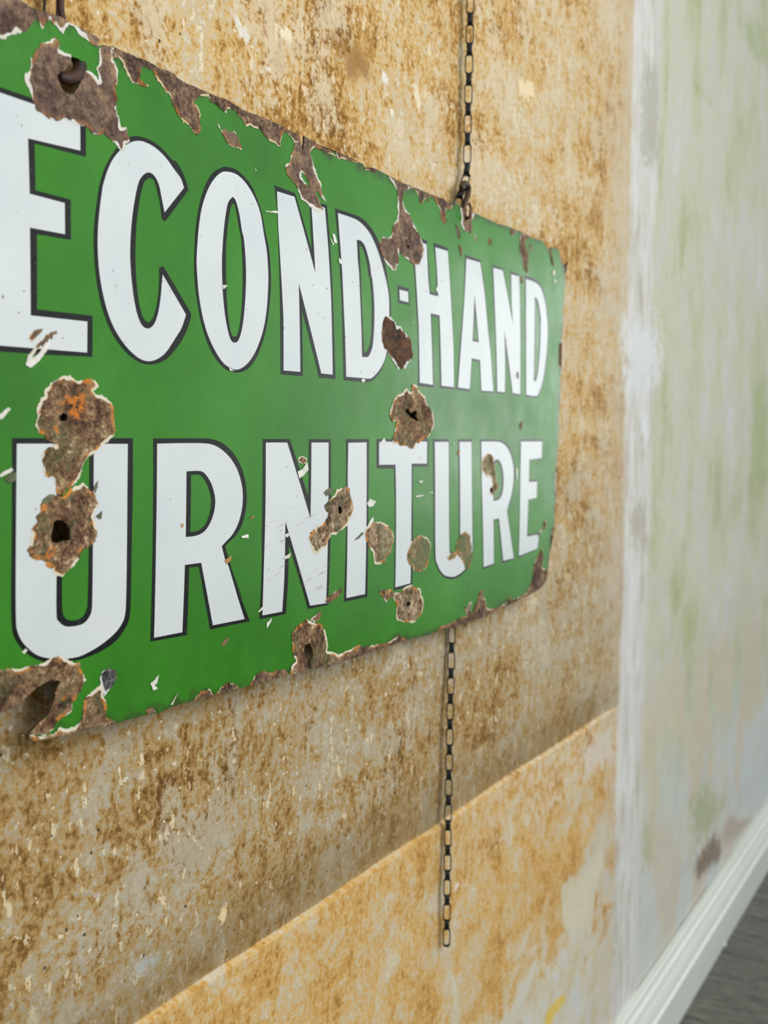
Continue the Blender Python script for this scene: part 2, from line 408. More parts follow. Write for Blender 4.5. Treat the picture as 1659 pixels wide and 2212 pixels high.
# ------------------------------------------------------------------ wall
def vnoise(x, z, sx, sz, seed):
    r = np.random.default_rng(seed); g = r.normal(0, 1, (256, 256))
    u = x * sx; v = z * sz
    i = np.floor(u).astype(int); j = np.floor(v).astype(int); fu = u - i; fv = v - j
    fu = fu * fu * (3 - 2 * fu); fv = fv * fv * (3 - 2 * fv)
    q = lambda a, b: g[a % 256, b % 256]
    return (q(i, j) * (1 - fu) + q(i + 1, j) * fu) * (1 - fv) + (q(i, j + 1) * (1 - fu) + q(i + 1, j + 1) * fu) * fv
sm = lambda t: np.clip(t, 0, 1) ** 2 * (3 - 2 * np.clip(t, 0, 1))
def wall():
    xs = np.concatenate([np.arange(-1.2, .4, .02), np.arange(.4, 2.6, .005), np.arange(2.6, 6.2, .01)])
    zs = np.concatenate([np.arange(0, Z_LEDGE - .012, .008), np.arange(Z_LEDGE - .012, Z_LEDGE + .0121, .003), np.arange(Z_LEDGE + .012, 2.05, .008), np.arange(2.05, 4.0, .03)])
    zs = np.sort(zs); zs = zs[np.concatenate([[True], np.diff(zs) > .0012])]
    X, Z = np.meshgrid(xs, zs, indexing='ij')
    wobz = .0008 * vnoise(X, Z * 0, 7, 1, 4) + .0004 * vnoise(X, Z * 0, 31, 1, 5)
    Z = Z + wobz * np.exp(-((Z - Z_LEDGE) / .05) ** 2)
    LW = Z_LEDGE + wobz
    Y = .0009 * vnoise(X, Z, 9, 14, 1) + .0004 * vnoise(X, Z, 26, 30, 2) + .0022 * vnoise(X, Z, 1.6, 5, 3)
    upw = Z - LW
    fade = 1 - sm((X - X_SEAM + .10) / .12)
    cove = .004 * sm(1 - upw / .11) * fade
    out = -(.0004 + .003 * sm(1 - (-upw) / .16)) * fade
    Y += np.where(upw > .0005, cove, out)
    Y -= .0045 * np.exp(-((X - X_SEAM - .008) / .007) ** 2) * (.6 + .4 * sm((1.9 - Z) / .6))
    Y -= .004 * np.exp(-((X - X_BEAD2) / .007) ** 2) * sm((Z_LEDGE + .15 - Z) / .2)
    Y -= .0035 * sm((X - X_SEAM + .01) / .02) * sm((X_BAND + .06 - X) / .1)
    n, k = X.shape
    V = np.stack([X, Y, Z], -1).reshape(-1, 3)
    idx = np.arange(n * k).reshape(n, k)
    Fq = np.stack([idx[:-1, :-1], idx[1:, :-1], idx[1:, 1:], idx[:-1, 1:]], -1).reshape(-1, 4)
    # closed behind: a slab
    me = bpy.data.meshes.new('wall_back')
    nb = len(V)
    box = np.array([[-1.2, .12, 0], [6.195, .12, 0], [6.195, .12, 3.97], [-1.2, .12, 3.97]])
    allV = np.vstack([V, box])
    faces = [tuple(f) for f in Fq.tolist()] + [(nb, nb + 3, nb + 2, nb + 1)]
    me.from_pydata(allV.tolist(), [], faces); me.update()
    me.polygons.foreach_set('use_smooth', [True] * len(me.polygons))
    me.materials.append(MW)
    # patches of other paint, traced where they are on the wall
    col = np.zeros((len(allV), 4)); P2 = allV[:, [0, 2]]
    for rgb, soft, s in PAINT:
        L = [tuple(on_wall(p)[[0, 2]]) for p in curve(T(s))]
        a = np.array(L); near = ((P2 > a.min(0) - .1) & (P2 < a.max(0) + .1)).all(1)
        if not near.any(): continue
        Q = P2[near]; d = edge_dist(Q, L); ins = inside(Q, L)
        sd = np.where(ins, d, -d)
        al = np.clip(.5 + sd / soft * .5, 0, 1)
        cc = col[near]; put = al > cc[:, 3]
        cc[put, :3] = lin(*rgb)[:3]; cc[put, 3] = al[put]
        col[near] = cc
    at = me.color_attributes.new('paint', 'FLOAT_COLOR', 'POINT')
    at.data.foreach_set('color', col.astype(np.float32).ravel())
    lg = me.attributes.new('ledge', 'FLOAT', 'POINT'); lg.data.foreach_set('value', np.concatenate([LW.reshape(-1), np.full(4, Z_LEDGE)]).astype(np.float32))
    o = bpy.data.objects.new('wall_back', me); COL.objects.link(o); o['kind'] = 'structure'
    o['label'] = 'worn ochre and grey green plaster wall behind the sign'
PAINT = [
    ((214, 208, 182), .02, 'e7 430,1650 425,1420* 470,1315 560,1330 620,1235* 660,1150 682,1250* 640,1380* 622,1500* 605,1680'),
    ((226, 196, 76), .012, 'e7 300,2240 330,2130* 400,2050 442,2020 436,2090* 380,2150* 350,2240'),
    ((170, 178, 136), .10, 'e7 1230,1150 1200,900 1280,760 1400,900 1330,1050'),
    ((180, 186, 146), .08, 'e7 905,1000 970,960 960,1230 905,1320'),
    ((124, 106, 82), .05, 'e7 1235,1360 1228,1230 1290,1130 1350,1060 1382,1130 1372,1240'),
    ((186, 172, 158), .04, 'e7 1385,1160 1400,1000 1440,960 1560,990 1480,1100'),
    ((200, 209, 208), .14, 'e7 1480,760 1520,420 1659,260 1700,900 1500,980'),
    ((182, 180, 166), .06, 'e5 893,385 1000,395 1005,1000 885,950'),
    ((220, 225, 225), .10, 'e6 785,0 1010,0 1000,320* 900,430* 795,420'),
    ((226, 230, 230), .04, 'e6 880,560 930,600* 930,700* 880,700'),
    ((182, 178, 162), .08, 'e6 850,1050 920,1100* 910,1330* 820,1340 815,1150'),
    ((170, 182, 136), .12, 'e6 1560,300 1659,320 1659,1000 1560,980*'),
    ((176, 186, 142), .10, 'e6 1130,1620 1220,1700 1200,2000* 1140,1850'),
    ((172, 182, 138), .12, 'e5 1480,60 1659,150 1659,420 1540,330'),
    ((152, 170, 106), .04, 'e5 1225,500 1260,530 1340,600 1300,600'),
    ((236, 216, 178), .012, 'e1 1330,960 1500,960 1515,1180 1330,1190'),
    ((240, 222, 186), .012, 'e1 1330,1215 1510,1215 1500,1320 1420,1290'),
    ((236, 224, 194), .008, 'e1 45,1000 90,1020 150,1170 140,1320 160,1470 120,1400 95,1250'),
    ((216, 206, 190), .03, 'e7 560,740 740,630 735,430 650,470 560,560'),
    ((176, 180, 176), .015, 'px 298,2078 318,2066 346,2070 330,2098 306,2102'),
    ((240, 218, 170), .008, 'px 472,1985 480,1962 488,1954 492,1984 480,1992'),
    ((238, 226, 196), .008, 'px 600,55 640,70 628,92 612,80'),
    ((236, 234, 226), .006, 'px 574,142 584,142 586,158 578,162'),
    ((232, 230, 224), .006, 'px 824,152 838,160 836,184 828,178'),
    ((238, 236, 230), .006, 'px 840,236 850,230 854,246 846,254'),
    ((240, 226, 196), .008, 'px 428,52 438,60 440,78 430,72'),
    ((222, 220, 208), .008, 'px 500,20 520,40 540,70 544,96 524,84 512,56'),
    ((152, 112, 56), .03, 'px 720,96 745,90* 752,108* 730,112*'),
    ((154, 114, 58), .03, 'px 748,110 772,104* 800,124 792,160* 760,164* 748,140'),
    ((212, 200, 178), .03, 'e4 560,1500 590,1370 680,1310 740,1280 730,1480* 640,1600'),
    ((232, 226, 212), .01, 'e4 890,1160 970,1125 960,1190 910,1255'),
]
wall()

def box(name, lo, hi, mat, parent=None):
    x0, y0, z0 = lo; x1, y1, z1 = hi
    V = [(x0, y0, z0), (x1, y0, z0), (x1, y1, z0), (x0, y1, z0), (x0, y0, z1), (x1, y0, z1), (x1, y1, z1), (x0, y1, z1)]
    Fc = [(0, 3, 2, 1), (4, 5, 6, 7), (0, 1, 5, 4), (1, 2, 6, 5), (2, 3, 7, 6), (3, 0, 4, 7)]
    return link(name, V, Fc, mat, parent)

# ------------------------------------------------------------------ floor and skirting
def mat_floor():
    s = M('dark_floor_boards', 0.55, .4)
    g = s.noise(14, 8, .7, stretch=(6, .5, 1)); n = s.noise(30, 7, .7, stretch=(3, 1, 1))
    v = s.math('ADD', s.math('MULTIPLY', g, .6), s.math('MULTIPLY', n, .4))
    c = s.ramp(v, [(.33, lin(46, 48, 47)), (.47, lin(88, 88, 82)), (.6, lin(124, 120, 108)), (.72, lin(162, 148, 124))])
    s.base(c); s.bump(v, .4, .003); return s.mat
MF = mat_floor()
floor = box('floor', (-3, -6, -.12), (7, .1, -.0245), STEEL); floor['kind'] = 'structure'
floor['label'] = 'dark grey worn floor boards below the skirting board'
bw = .135
xx = -1.0; k = 0
while xx < 6.0:
    w = bw + random.uniform(-.012, .012)
    dz = random.uniform(-.0012, .0012)
    b = .002
    y0, y1 = -3.2, -.004
    x0, x1 = xx + .0015, xx + w - .0015
    V = [(x0, y0, -.024), (x1, y0, -.024), (x1, y1, -.024), (x0, y1, -.024),
         (x0, y0, dz - b), (x1, y0, dz - b), (x1, y1, dz - b), (x0, y1, dz - b),
         (x0 + b, y0, dz), (x1 - b, y0, dz), (x1 - b, y1, dz), (x0 + b, y1, dz)]
    Fc = [(0, 3, 2, 1), (0, 1, 5, 4), (1, 2, 6, 5), (2, 3, 7, 6), (3, 0, 4, 7), (4, 5, 9, 8), (5, 6, 10, 9), (6, 7, 11, 10), (7, 4, 8, 11), (8, 9, 10, 11)]
    link('floor_board', V, Fc, MF, floor)
    xx += w
MSK = M('skirting_paint', .35, .5); MSK.base(MSK.ramp(MSK.noise(5, 5, .6, stretch=(.3, 1, 3)), [(.3, lin(214, 222, 212)), (.7, lin(226, 232, 222))])); MSK.bump(MSK.noise(40, 4, .5, stretch=(.1, 1, 2)), .15, .001)
prof = [(0, .176), (-.0055, .176), (-.008, .173), (-.009, .168), (-.0075, .163), (-.009, .158), (-.014, .152), (-.0165, .146), (-.016, .141),
        (-.018, .137), (-.022, .129), (-.026, .119), (-.0285, .109), (-.029, .104), (-.0315, .102), (-.0335, .100), (-.034, .096), (-.034, .0015), (0, .0015)]
def extrude(name, prof, x0, x1, mat, n=1):
    V = []; Fc = []; p = len(prof)
    for i in range(n + 1):
        x = x0 + (x1 - x0) * i / n
        V += [(x, y, z) for y, z in prof]
    for i in range(n):
        for j in range(p):
            Fc.append((i * p + j, i * p + (j + 1) % p, (i + 1) * p + (j + 1) % p, (i + 1) * p + j))
    Fc += [tuple(range(p)), tuple(reversed(range(n * p, n * p + p)))]
    return link(name, V, Fc, mat)
prof = [(min(y, -.0) - .012, z) if 0 < i < len(prof) - 1 else (y - .002, z) for i, (y, z) in enumerate(prof)]
sk = extrude('baseboard_back', prof, -1.2, 6.19, MSK.mat); sk['kind'] = 'structure'
sk['label'] = 'white painted moulded skirting board along the wall foot'

# ------------------------------------------------------------------ enamel sign
HOLES_SRC = {
    'hook_left': 'c1 635,505 700,525* 762,580* 758,660* 725,730* 690,795* 655,838* 605,838* 560,800* 530,740* 512,672* 560,645* 600,600* 622,550*',
    'p4': 'd1 990,1275 1010,1275 1012,1300 1000,1317 988,1300',
    'p9': 'd5 965,380 975,345 1000,340 1020,370 1035,400 1060,380 1095,375 1112,410 1100,450 1132,492 1095,490 1060,470 1030,465 1000,420',
    'p10': 'c3 568,470* 594,481* 605,507* 594,533* 568,544* 542,533* 531,507* 542,481*',
    'p11': 'c3 480,1440 520,1425 560,1425 600,1460 625,1510 632,1600 570,1610 540,1620 500,1635 460,1620 450,1560 470,1500',
    'p13': 'd7 518,295* 536,309* 543,343* 536,377* 518,391* 500,377* 493,343* 500,309*',
    'p16': 'd7 1335,1428* 1351,1438* 1358,1460* 1351,1482* 1335,1492* 1319,1482* 1312,1460* 1319,1438*',
    'p17': 'c8 1150,880 1200,870 1220,930 1225,980 1200,1040 1192,1075 1165,1070 1170,1000 1145,940',
    'p18': 'd6 610,735* 624,750* 626,780* 612,800* 598,785* 596,755*',
    'hook_right': 'd2 300,250 318,195 350,190 372,215 368,262 332,308 308,290',
    'd8': 'd8 680,1025 700,1005 712,1050 696,1080',
    'c4a': 'c4 436,1372 520,1368 538,1385 500,1420 470,1440 440,1420',
}
OUT_SRC = ('c1 180,0 250,45 400,110 550,155 610,200 680,235 800,290 885,340 880,410 930,405 1020,425 1100,460 1250,520 1400,590 1560,660 '
    'c5 10,76 100,125 200,170 330,230 450,270 600,360 720,405 850,460 950,510 1000,540 1100,580 1112,640 1135,740 1150,600 1260,665 1360,705 1450,740 1550,785 '
    'd1 0,105 60,118 200,180 330,235 460,290 490,340 560,345 640,370 740,420 820,465 880,490 940,530 1020,555 1130,600 1240,650 1340,690 1420,715 1500,770 1560,790 1600,775 '
    'd2 235,140 320,195 400,212 560,285 700,345 850,395 1000,460 1120,520 1200,545 1250,580 1290,640 1318,685 1335,625 1400,645 1435,690 1450,790 1480,850 1500,840 1520,800 1515,900 1500,960 1490,1200 1475,1400 '
    'd4 1480,60 1475,250 1455,480 1460,560 1455,700 1445,850 1440,1100 1425,1350 d6 1425,20 1415,250 1395,480 1390,600 1375,700 1390,850 1375,1000 1365,1200 1345,1350 1320,1500 '
    'd8 1505,250 1490,380 1480,450 1465,600 1445,700 1400,770 1340,810 1270,850 1180,890 1080,940 960,1000 850,1050 760,1100 640,1140 500,1190 380,1220 260,1255 160,1295 0,1330 '
    'px 879,1383 850,1391 820,1402 800,1409 c8 1659,975 1500,1025 1370,1055 1290,1085 1210,1098 1190,1080 1165,1105 1100,1130 1000,1150 900,1185 700,1240 560,1275 350,1330 150,1385 0,1420 '
    'c4 1450,1650 1250,1695 1050,1750 950,1780 860,1790 720,1800 700,1830 600,1860 450,1890 300,1915 255,1900 252,1850 350,1745 430,1685 470,1560 495,1470 540,1375 430,1372 330,1430 230,1520 150,1600 0,1660 -200,1690')
LT = {}  # letters: name -> (black loops, white loops)
LT['E'] = (['c1 -149,728 768,1049 768,1405 308,1285 c2 318,46 632,130 635,490 330,440 330,1112 828,1170 828,1538 415,1518 -149,1480'],
           ['c1 -108,793 715,1077 717,1350 248,1240 c2 263,77 577,160 580,440 265,380 272,1167 780,1222 778,1500 0,1437 -108,1428'])
LT['C'] = (['c1 890,1659* 925,1540* 980,1420* 1060,1305* 1130,1243* 1200,1220* 1270,1228* 1360,1262* 1450,1330* 1540,1430* c5 0,825* 50,905* 85,985* 112,1080 '
            'c2 1480,325 1448,300 1430,150* 1395,0* c1 1380,1615* 1345,1595* 1310,1612* c2 1280,0* 1245,170* 1222,350* 1213,560* 1216,760* 1228,930* 1250,1080* 1280,1180* 1310,1220* 1340,1222* 1370,1185* 1395,1110* 1415,1000* 1425,870* 1425,738 1462,725 '
            'c6 130,725 136,760 100,880* 50,980* 0,1050* c2 1500,1550* 1430,1590* 1350,1607* 1260,1590* 1170,1535* 1080,1440* 1000,1320* 930,1150* 885,980* 855,780* 840,560* 842,380* 860,200* 885,30*'],
           ['c1 920,1659* 960,1530* 1010,1425* 1085,1335* 1160,1280* 1230,1262* 1300,1275* 1390,1325* 1480,1410* 1560,1520* c5 40,975* 70,1060 '
            'c2 1472,245 1445,110* 1422,0* c1 1380,1575* 1325,1545* 1270,1580* c2 1232,0* 1195,190* 1173,380* 1163,600* 1172,800* 1195,1000* 1225,1150* 1260,1240* 1300,1280* 1340,1280* 1380,1240* 1415,1140* 1437,1000* 1447,880* 1455,800 '
            'c6 88,745 50,860* 0,945* c2 1490,1490* 1420,1550* 1340,1577* 1260,1560* 1180,1500* 1100,1410* 1020,1280* 960,1130* 915,950* 885,760* 873,560* 876,380* 892,200* 915,30*'])
LT['O'] = (['c5 430,872* 350,910* 300,965* 250,1070* 210,1210* 185,1350* 172,1480* c6 162,250* 165,400* 180,560* 205,720* 240,870* 290,1020* 350,1130* 420,1215* 480,1250* 545,1264* 610,1250* 670,1205* 730,1110* 780,980* 815,830* 838,660* 850,480* 848,320* 832,150* 800,0* c5 770,1290* 730,1165* 680,1050* 620,970* 550,905* 490,880*',
            'c5 510,1200* 490,1240* 470,1350* 455,1500* 448,1600* c6 447,250* 450,430* 455,600* 465,740* 480,850* 500,925* 525,942* 550,925* 570,840* 585,720* 595,560* 598,400* 595,240* 582,50* c5 565,1420* 545,1300* 528,1220*'],
           ['c5 440,915* 380,940* 320,1010* 270,1110* 230,1240* 208,1370* 195,1500* c6 183,250* 190,420* 205,580* 230,730* 265,870* 310,990* 370,1105* 430,1185* 500,1230* 560,1235* 620,1200* 680,1130* 735,1020* 780,880* 808,720* 822,540* 825,380* 812,180* 785,20* c5 755,1290* 710,1165* 660,1070* 600,990* 530,935*',
            'c5 500,1147* 465,1195* 445,1290* 425,1450* 415,1600* c6 410,250* 412,430* 420,580* 435,730* 455,850* 480,950* 505,990* 525,996* 550,985* 575,930* 595,840* 612,700* 622,540* 626,380* 620,220* 605,60* c5 590,1450* 565,1290* 535,1180* 515,1150*'])
LT['N'] = (['c5 883,1038 1068,1110 c6 1215,165 c5 1196,1170 1352,1218 1375,1480 c6 1400,450 1428,1322 1283,1310 1130,705 1135,1295 938,1280 930,500 c5 905,1250'],
           ['c5 903,1092 1060,1140 c6 1247,372 c5 1210,1200 1332,1240 c6 1362,140 1388,600 1402,1283 1300,1272 1098,465 1112,1258 962,1245 960,750 938,350 c5 915,1420'])
LT['D'] = (['d1 130,828 330,895 430,935* 510,1000* 580,1090* 640,1200* 690,1350* 730,1500* 755,1620* d3 760,150* 785,280* 797,400* 797,560* 792,750* 775,900* 748,1030* 720,1130* 680,1220* 630,1290* 580,1335* 520,1358* 470,1355 235,1335 222,900 210,400 190,0 d1 160,1150',
            'd1 420,1265 450,1290* 485,1370* 515,1500* 535,1640* d3 545,100* 565,300* 570,480* 568,650* 560,800* 540,920* 510,990* 478,1005 465,750 450,400 440,100 d1 430,1450'],
           ['d1 162,885 300,930 400,975* 480,1045* 545,1130* 600,1240* 650,1370* 690,1500* 720,1620* d3 740,150* 765,280* 775,400* 775,560* 770,750* 755,900* 735,1040* 705,1130* 665,1200* 610,1270* 550,1315* 480,1310 262,1293 248,800 230,400 215,50 d1 185,1200',
            'd1 388,1205 440,1220* 485,1280* 520,1390* 545,1500* 565,1659* d3 570,100* 590,300* 598,480* 597,650* 590,800* 578,920* 555,1000* 530,1045* 505,1060* 450,1055 445,800 430,400 415,50 d1 400,1450'])
LT['-'] = (['d3 875,200 1012,238 1022,440 887,410'], ['d3 897,252 1000,278 1005,405 903,378'])
LT['H'] = (['d1 1045,1150 1228,1215 d3 1253,0 1270,275 1345,297 1337,0 d1 1305,1240 1478,1303 d3 1505,110 1530,600 1545,1000 1555,1445 1385,1425 1368,590 1287,572 1312,1422 1122,1405 1120,800 1095,350 1072,0'],
           ['d1 1070,1208 1222,1260 d3 1240,100 1258,308 1362,333 1345,0 d1 1325,1295 1475,1340 d3 1497,110 1520,500 1545,1000 1548,1418 1400,1400 1378,560 1270,535 1298,1390 1140,1365 1128,700 1110,350 1088,0'])
LT['A'] = (['d2 303,718 485,785 540,1130 d4 580,390 600,500 645,1105 490,1090 470,728 385,712 360,1080 198,1060 240,500 285,0 d2 290,1100', 'd4 420,150 403,452 452,465'],
           ['d2 315,765 480,812 530,1150 d4 576,390 600,580 637,1080 495,1070 478,705 378,685 355,1052 215,1035 250,550 290,0 d2 300,1100', 'd2 412,1190 d4 388,480 463,497'])
LT['N2'] = (['d2 622,838 755,885 d4 855,150 d2 840,912 945,955 962,1300 d4 968,600 965,1135 865,1125 787,600 785,1112 672,1102 662,400 d2 645,1350'],
            ['d2 635,875 750,908 d4 873,290 d2 855,1300 850,952 945,980 955,1300 d4 960,600 958,1115 868,1100 768,340 778,700 775,1090 685,1082 672,500 d2 655,1350'])
LT['D2'] = (['d2 1015,968 1110,1000* 1180,1045* 1225,1110* 1260,1220* 1280,1370* 1292,1520* d4 1300,200* 1298,350* 1290,500* 1280,650* 1262,820* 1235,980* 1200,1090* 1165,1155* 1130,1160 1020,1145 1022,600 1018,0 d2 1015,1400',
             'd2 1140,1265 1160,1300* 1180,1400* 1192,1550* d4 1195,150* 1193,350* 1185,550* 1172,760* 1150,900* 1135,930 1140,500 1140,50'],
            ['d2 1025,1010 1100,1035* 1160,1065* 1205,1120* 1240,1220* 1265,1340* 1280,1500* d4 1285,200* 1287,350* 1282,500* 1270,650* 1250,820* 1222,980* 1190,1075* 1150,1135* 1030,1120 1028,600 1025,0 d2 1028,1400',
             'd2 1132,1225 1160,1250* 1185,1330* 1200,1450* d4 1205,50* 1203,250* 1200,450* 1190,650* 1175,820* 1155,930* 1132,965* 1120,940 1128,500 1132,0'])
LT['U'] = (['c3 107,690 555,690 c4 555,480 555,700* 570,790* 620,828* 690,825* 745,790* 775,730* 785,650* 795,180 c3 798,1200 800,690 1190,690 1188,1200 c4 1180,100 1172,600* 1160,800* 1120,900* 1050,1000* 950,1080* 830,1140* 720,1180* 600,1200* 480,1203* 380,1195* 300,1165* 220,1110* 160,1040* 120,960* 105,860* 100,600* 105,100 c3 107,1200'],
           ['c3 148,740 500,740 c4 503,480 503,780* 525,840* 580,882* 660,882* 740,860* 790,810* 818,740* 825,600* 830,180 c3 835,1200 838,740 1142,742 1138,1200 c4 1135,100 1128,600* 1115,790* 1070,890* 1000,970* 900,1050* 800,1110* 700,1155* 560,1175* 430,1168* 330,1140* 250,1080* 190,1010* 155,930* 142,850* 138,600* 140,100 c3 143,1200'])
LT['R'] = (['c3 1372,692 c7 0,195 240,193 330,203* 420,240* 500,310* 560,400* 605,510* 630,640* 633,760* 620,860* 590,970* 540,1060* 470,1130* 440,1163 500,1370 605,1659 c8 520,300 600,510 662,672 305,745 205,182 118,190 98,795 c4 1345,1020 1368,150',
            'c7 135,522 200,520* 240,545* 280,610* 305,690* 315,760* 305,850* 280,930* 245,985* 200,1020* 128,1035'],
           ['c3 1405,740 c7 0,238 220,238* 320,250* 400,290* 480,365* 545,470* 585,600* 597,720* 585,850* 550,970* 500,1060* 450,1115* 408,1160 435,1270 c8 470,180 555,470 613,652 328,708 224,148 78,167 55,770 c4 1378,985 1395,150',
            'c7 92,490 215,487* 265,520* 310,590* 340,680* 350,760* 340,850* 310,940* 265,1015* 210,1055* 150,1072* 85,1078'])
LT['N3'] = (['c7 778,200 1020,200 1185,718 1190,200 1388,202 1385,900 c8 1380,100 1362,525 1183,563 c7 1012,1145 1005,1450 c8 985,607 748,655 770,150 c7 770,1000'],
            ['c7 803,232 995,232 1203,910 1212,232 1365,232 1362,900 c8 1350,300 1343,510 1200,532 c7 978,938 975,1200 c8 968,300 950,585 772,620 785,200 c7 800,800'])
LT['I'] = (['d5 262,710 537,710 530,1300 d7 860,300 848,1380 568,1438 595,600 d5 262,1200'], ['d5 287,755 505,750 505,1500 d7 835,500 818,1345 595,1392 608,700 d5 280,1100'])
LT['T'] = (['d5 627,710 1248,710 1243,1040 1062,1040 1050,1659 d7 1392,200 1385,1250 1165,1300 1180,300 d5 832,1062 628,1062'],
           ['d5 655,743 1228,740 1225,1003 1043,1003 1040,1600 d7 1372,300 1362,1215 1180,1265 1190,200 d5 850,1015 655,1018'])
LT['U2'] = (['d5 1300,710 d6 110,160 113,700 120,1440* 140,1495* 180,1515* 215,1480* 228,1400* 225,700 220,160 382,160 388,700 400,1350* d8 632,300* 630,390* 605,490* 555,580* 490,640* 430,672* 390,680* 335,672* 285,640* 245,585* 210,500* 192,400* 190,0* d5 1305,1400'],
            ['d5 1320,745 d6 103,190 105,700 112,1450* 130,1520* 180,1545* 225,1515* 240,1430* 240,700 232,190 375,190 380,700 388,1350* d8 620,380* 590,480* 545,560* 480,620* 420,650* 370,652* 310,635* 265,585* 230,510* 210,420* 205,0* d5 1325,1400'])
LT['R2'] = (['d6 480,160 700,165* 780,200* 840,280* 875,380* 893,520* 890,650* 865,820* 830,950* 805,1010 840,1250 890,1590 745,1640 697,1130 650,1138 d8 868,518 742,570 d6 500,1000',
             'd6 652,440 690,430* 725,490* 745,620* 740,740* 715,840* 690,865* 650,880'],
            ['d6 493,187 690,190* 770,225* 825,300* 860,400* 880,520* 878,650* 855,810* 820,940* 800,1020 835,1260 882,1580 755,1612 705,1105 640,1118 d8 862,505 748,545 d6 515,1300 500,700',
             'd6 640,430 670,400* 710,415* 745,500* 760,620* 755,740* 735,830* 700,880* 638,898'])
LT['E2'] = (['d6 960,160 1228,160 1222,400 1072,405 1068,645 1165,640 1162,870 1062,885 1050,1300 1200,1270 1172,1470 935,1580'],
            ['d6 968,187 1220,187 1215,385 1068,402 1062,672 1160,665 1155,860 1055,880 1040,1322 1185,1292 1165,1465 942,1555 960,600'])

outline = [on_sign(p) for p in T(OUT_SRC)]
# the left end of the sign, beyond the frame: edges carried on straight
uL = 0.345
zt = outline[0][1] + .002; zb = outline[-1][1] - .004
zbl = ZM - 0.262
outline = outline + [(0.56, zbl), (uL + .012, zbl + .002), (uL, zbl + .014), (uL, zt - .012), (uL + .012, zt)]
HOLES = {k: SL(v) for k, v in HOLES_SRC.items()}
panel_loop = ragged(outline, .004, .0006)
base = (1.05, -YS, ZM - 0.27)
sign = empty('enamel_sign', base)
tag(sign, 'green enamel sign with white block letters and rust, hung on chains on the wall', 'sign')
def sgn(VV, off):
    return [(x - base[0], -YS - bow(x, z) - off - base[1], z - base[2]) for x, z in VV]
hole_loops = [ragged(h, .0015, .0004) for h in HOLES.values()]
def build_panel():
    VV, FF = tri([panel_loop], hole_loops, .009, .2)
    VV, FF = compact(VV, FF); n = len(VV)
    th = .0022
    V = sgn(VV, 0) + sgn(VV, -th)
    from collections import Counter
    cnt = Counter()
    for f in FF:
        for i in range(3): cnt[frozenset((f[i], f[(i + 1) % 3]))] += 1
    Fc = []; mats = []
    for f in FF:
        a, b, c = VV[f[0]], VV[f[1]], VV[f[2]]
        ccw = (b[0] - a[0]) * (c[1] - a[1]) - (b[1] - a[1]) * (c[0] - a[0]) > 0
        g = f if ccw else f[::-1]      # x right, z up seen from -y: ccw faces the room
        Fc.append(g); mats.append(0)
        Fc.append(tuple(i + n for i in g[::-1])); mats.append(1)
        for i in range(3):
            e = (g[i], g[(i + 1) % 3])
            if cnt[frozenset(e)] == 1:
                Fc.append((e[1], e[0], e[0] + n, e[1] + n)); mats.append(1)
    o = link('panel', V, Fc, MG, sign)
    o.data.materials.append(STEEL)
    o.data.polygons.foreach_set('material_index', mats)
    d = edge_dist(VV, panel_loop)
    at = o.data.attributes.new('edge', 'FLOAT', 'POINT'); at.data.foreach_set('value', np.concatenate([d, d]).astype(np.float32))
    o['label'] = 'green enamelled sheet steel with rusted ragged edges'
build_panel()
def layer(name, loops, off, mat, parent, grid=.01, step=.006, amp=0.0, holes=(), edge=False, label=None, fixed_edge=False, relief=0.0):
    if fixed_edge:
        fx = lambda L: edge_dist(L, panel_loop) < .0035
    else: fx = None
    lps = [ragged(l, step, amp, fx) if amp else resample(l, step) for l in loops]
    al = np.array([p for l in lps for p in l]); lo = al.min(0); hi = al.max(0)
    hs = [h for h in hole_loops if (np.array(h).max(0) > lo).all() and (np.array(h).min(0) < hi).all()] if holes != () else []
    VV, FF = tri(lps, hs, grid, .25)
    if fixed_edge:
        cen = np.array([VV[list(f)].mean(0) for f in FF]); ok = inside(cen, panel_loop)
        FF = [f for f, k in zip(FF, ok) if k]
    VV, FF = compact(VV, FF)
    d = None
    if edge:
        d = np.full(len(VV), .05)
        for l in lps:
            keep = None
            L = np.array(l)
            if fixed_edge:
                keep = edge_dist((L + np.roll(L, -1, 0)) / 2, panel_loop) > .002
            d = np.minimum(d, edge_dist(VV, L, keep))
    offs = np.full(len(VV), off)
    if relief and d is not None:
        offs = off + relief * (np.exp(-((d - .0022) / .0018) ** 2) * .8 + .35 * np.abs(vnoise(VV[:, 0], VV[:, 1], 160, 160, 21)) * np.clip(d / .004, 0, 1))
    V = [(x - base[0], -YS - bow(x, z) - o - base[1], z - base[2]) for (x, z), o in zip(VV, offs)]
    Fc = []
    for f in FF:
        a, b, c = VV[f[0]], VV[f[1]], VV[f[2]]
        Fc.append(f if (b[0] - a[0]) * (c[1] - a[1]) - (b[1] - a[1]) * (c[0] - a[0]) > 0 else f[::-1])
    o = link(name, V, Fc, mat, parent, smooth=bool(relief))
    if d is not None:
        at = o.data.attributes.new('edge', 'FLOAT', 'POINT'); at.data.foreach_set('value', d.astype(np.float32))
    if label: o['label'] = label
    return o
for nm, (bl, wh) in LT.items():
    ch = nm[0]
    word = 'hyphen' if ch == '-' else 'letter'
    w = layer(word, [SL(s) for s in wh], .00035, MWH, sign, .012, .006, holes=1,
              label='white enamel hyphen with black outline' if ch == '-' else 'white enamel letter %s with black outline' % ch)
    layer('outline', [SL(s) for s in bl], .00018, MBK, w, .012, .006, holes=1)
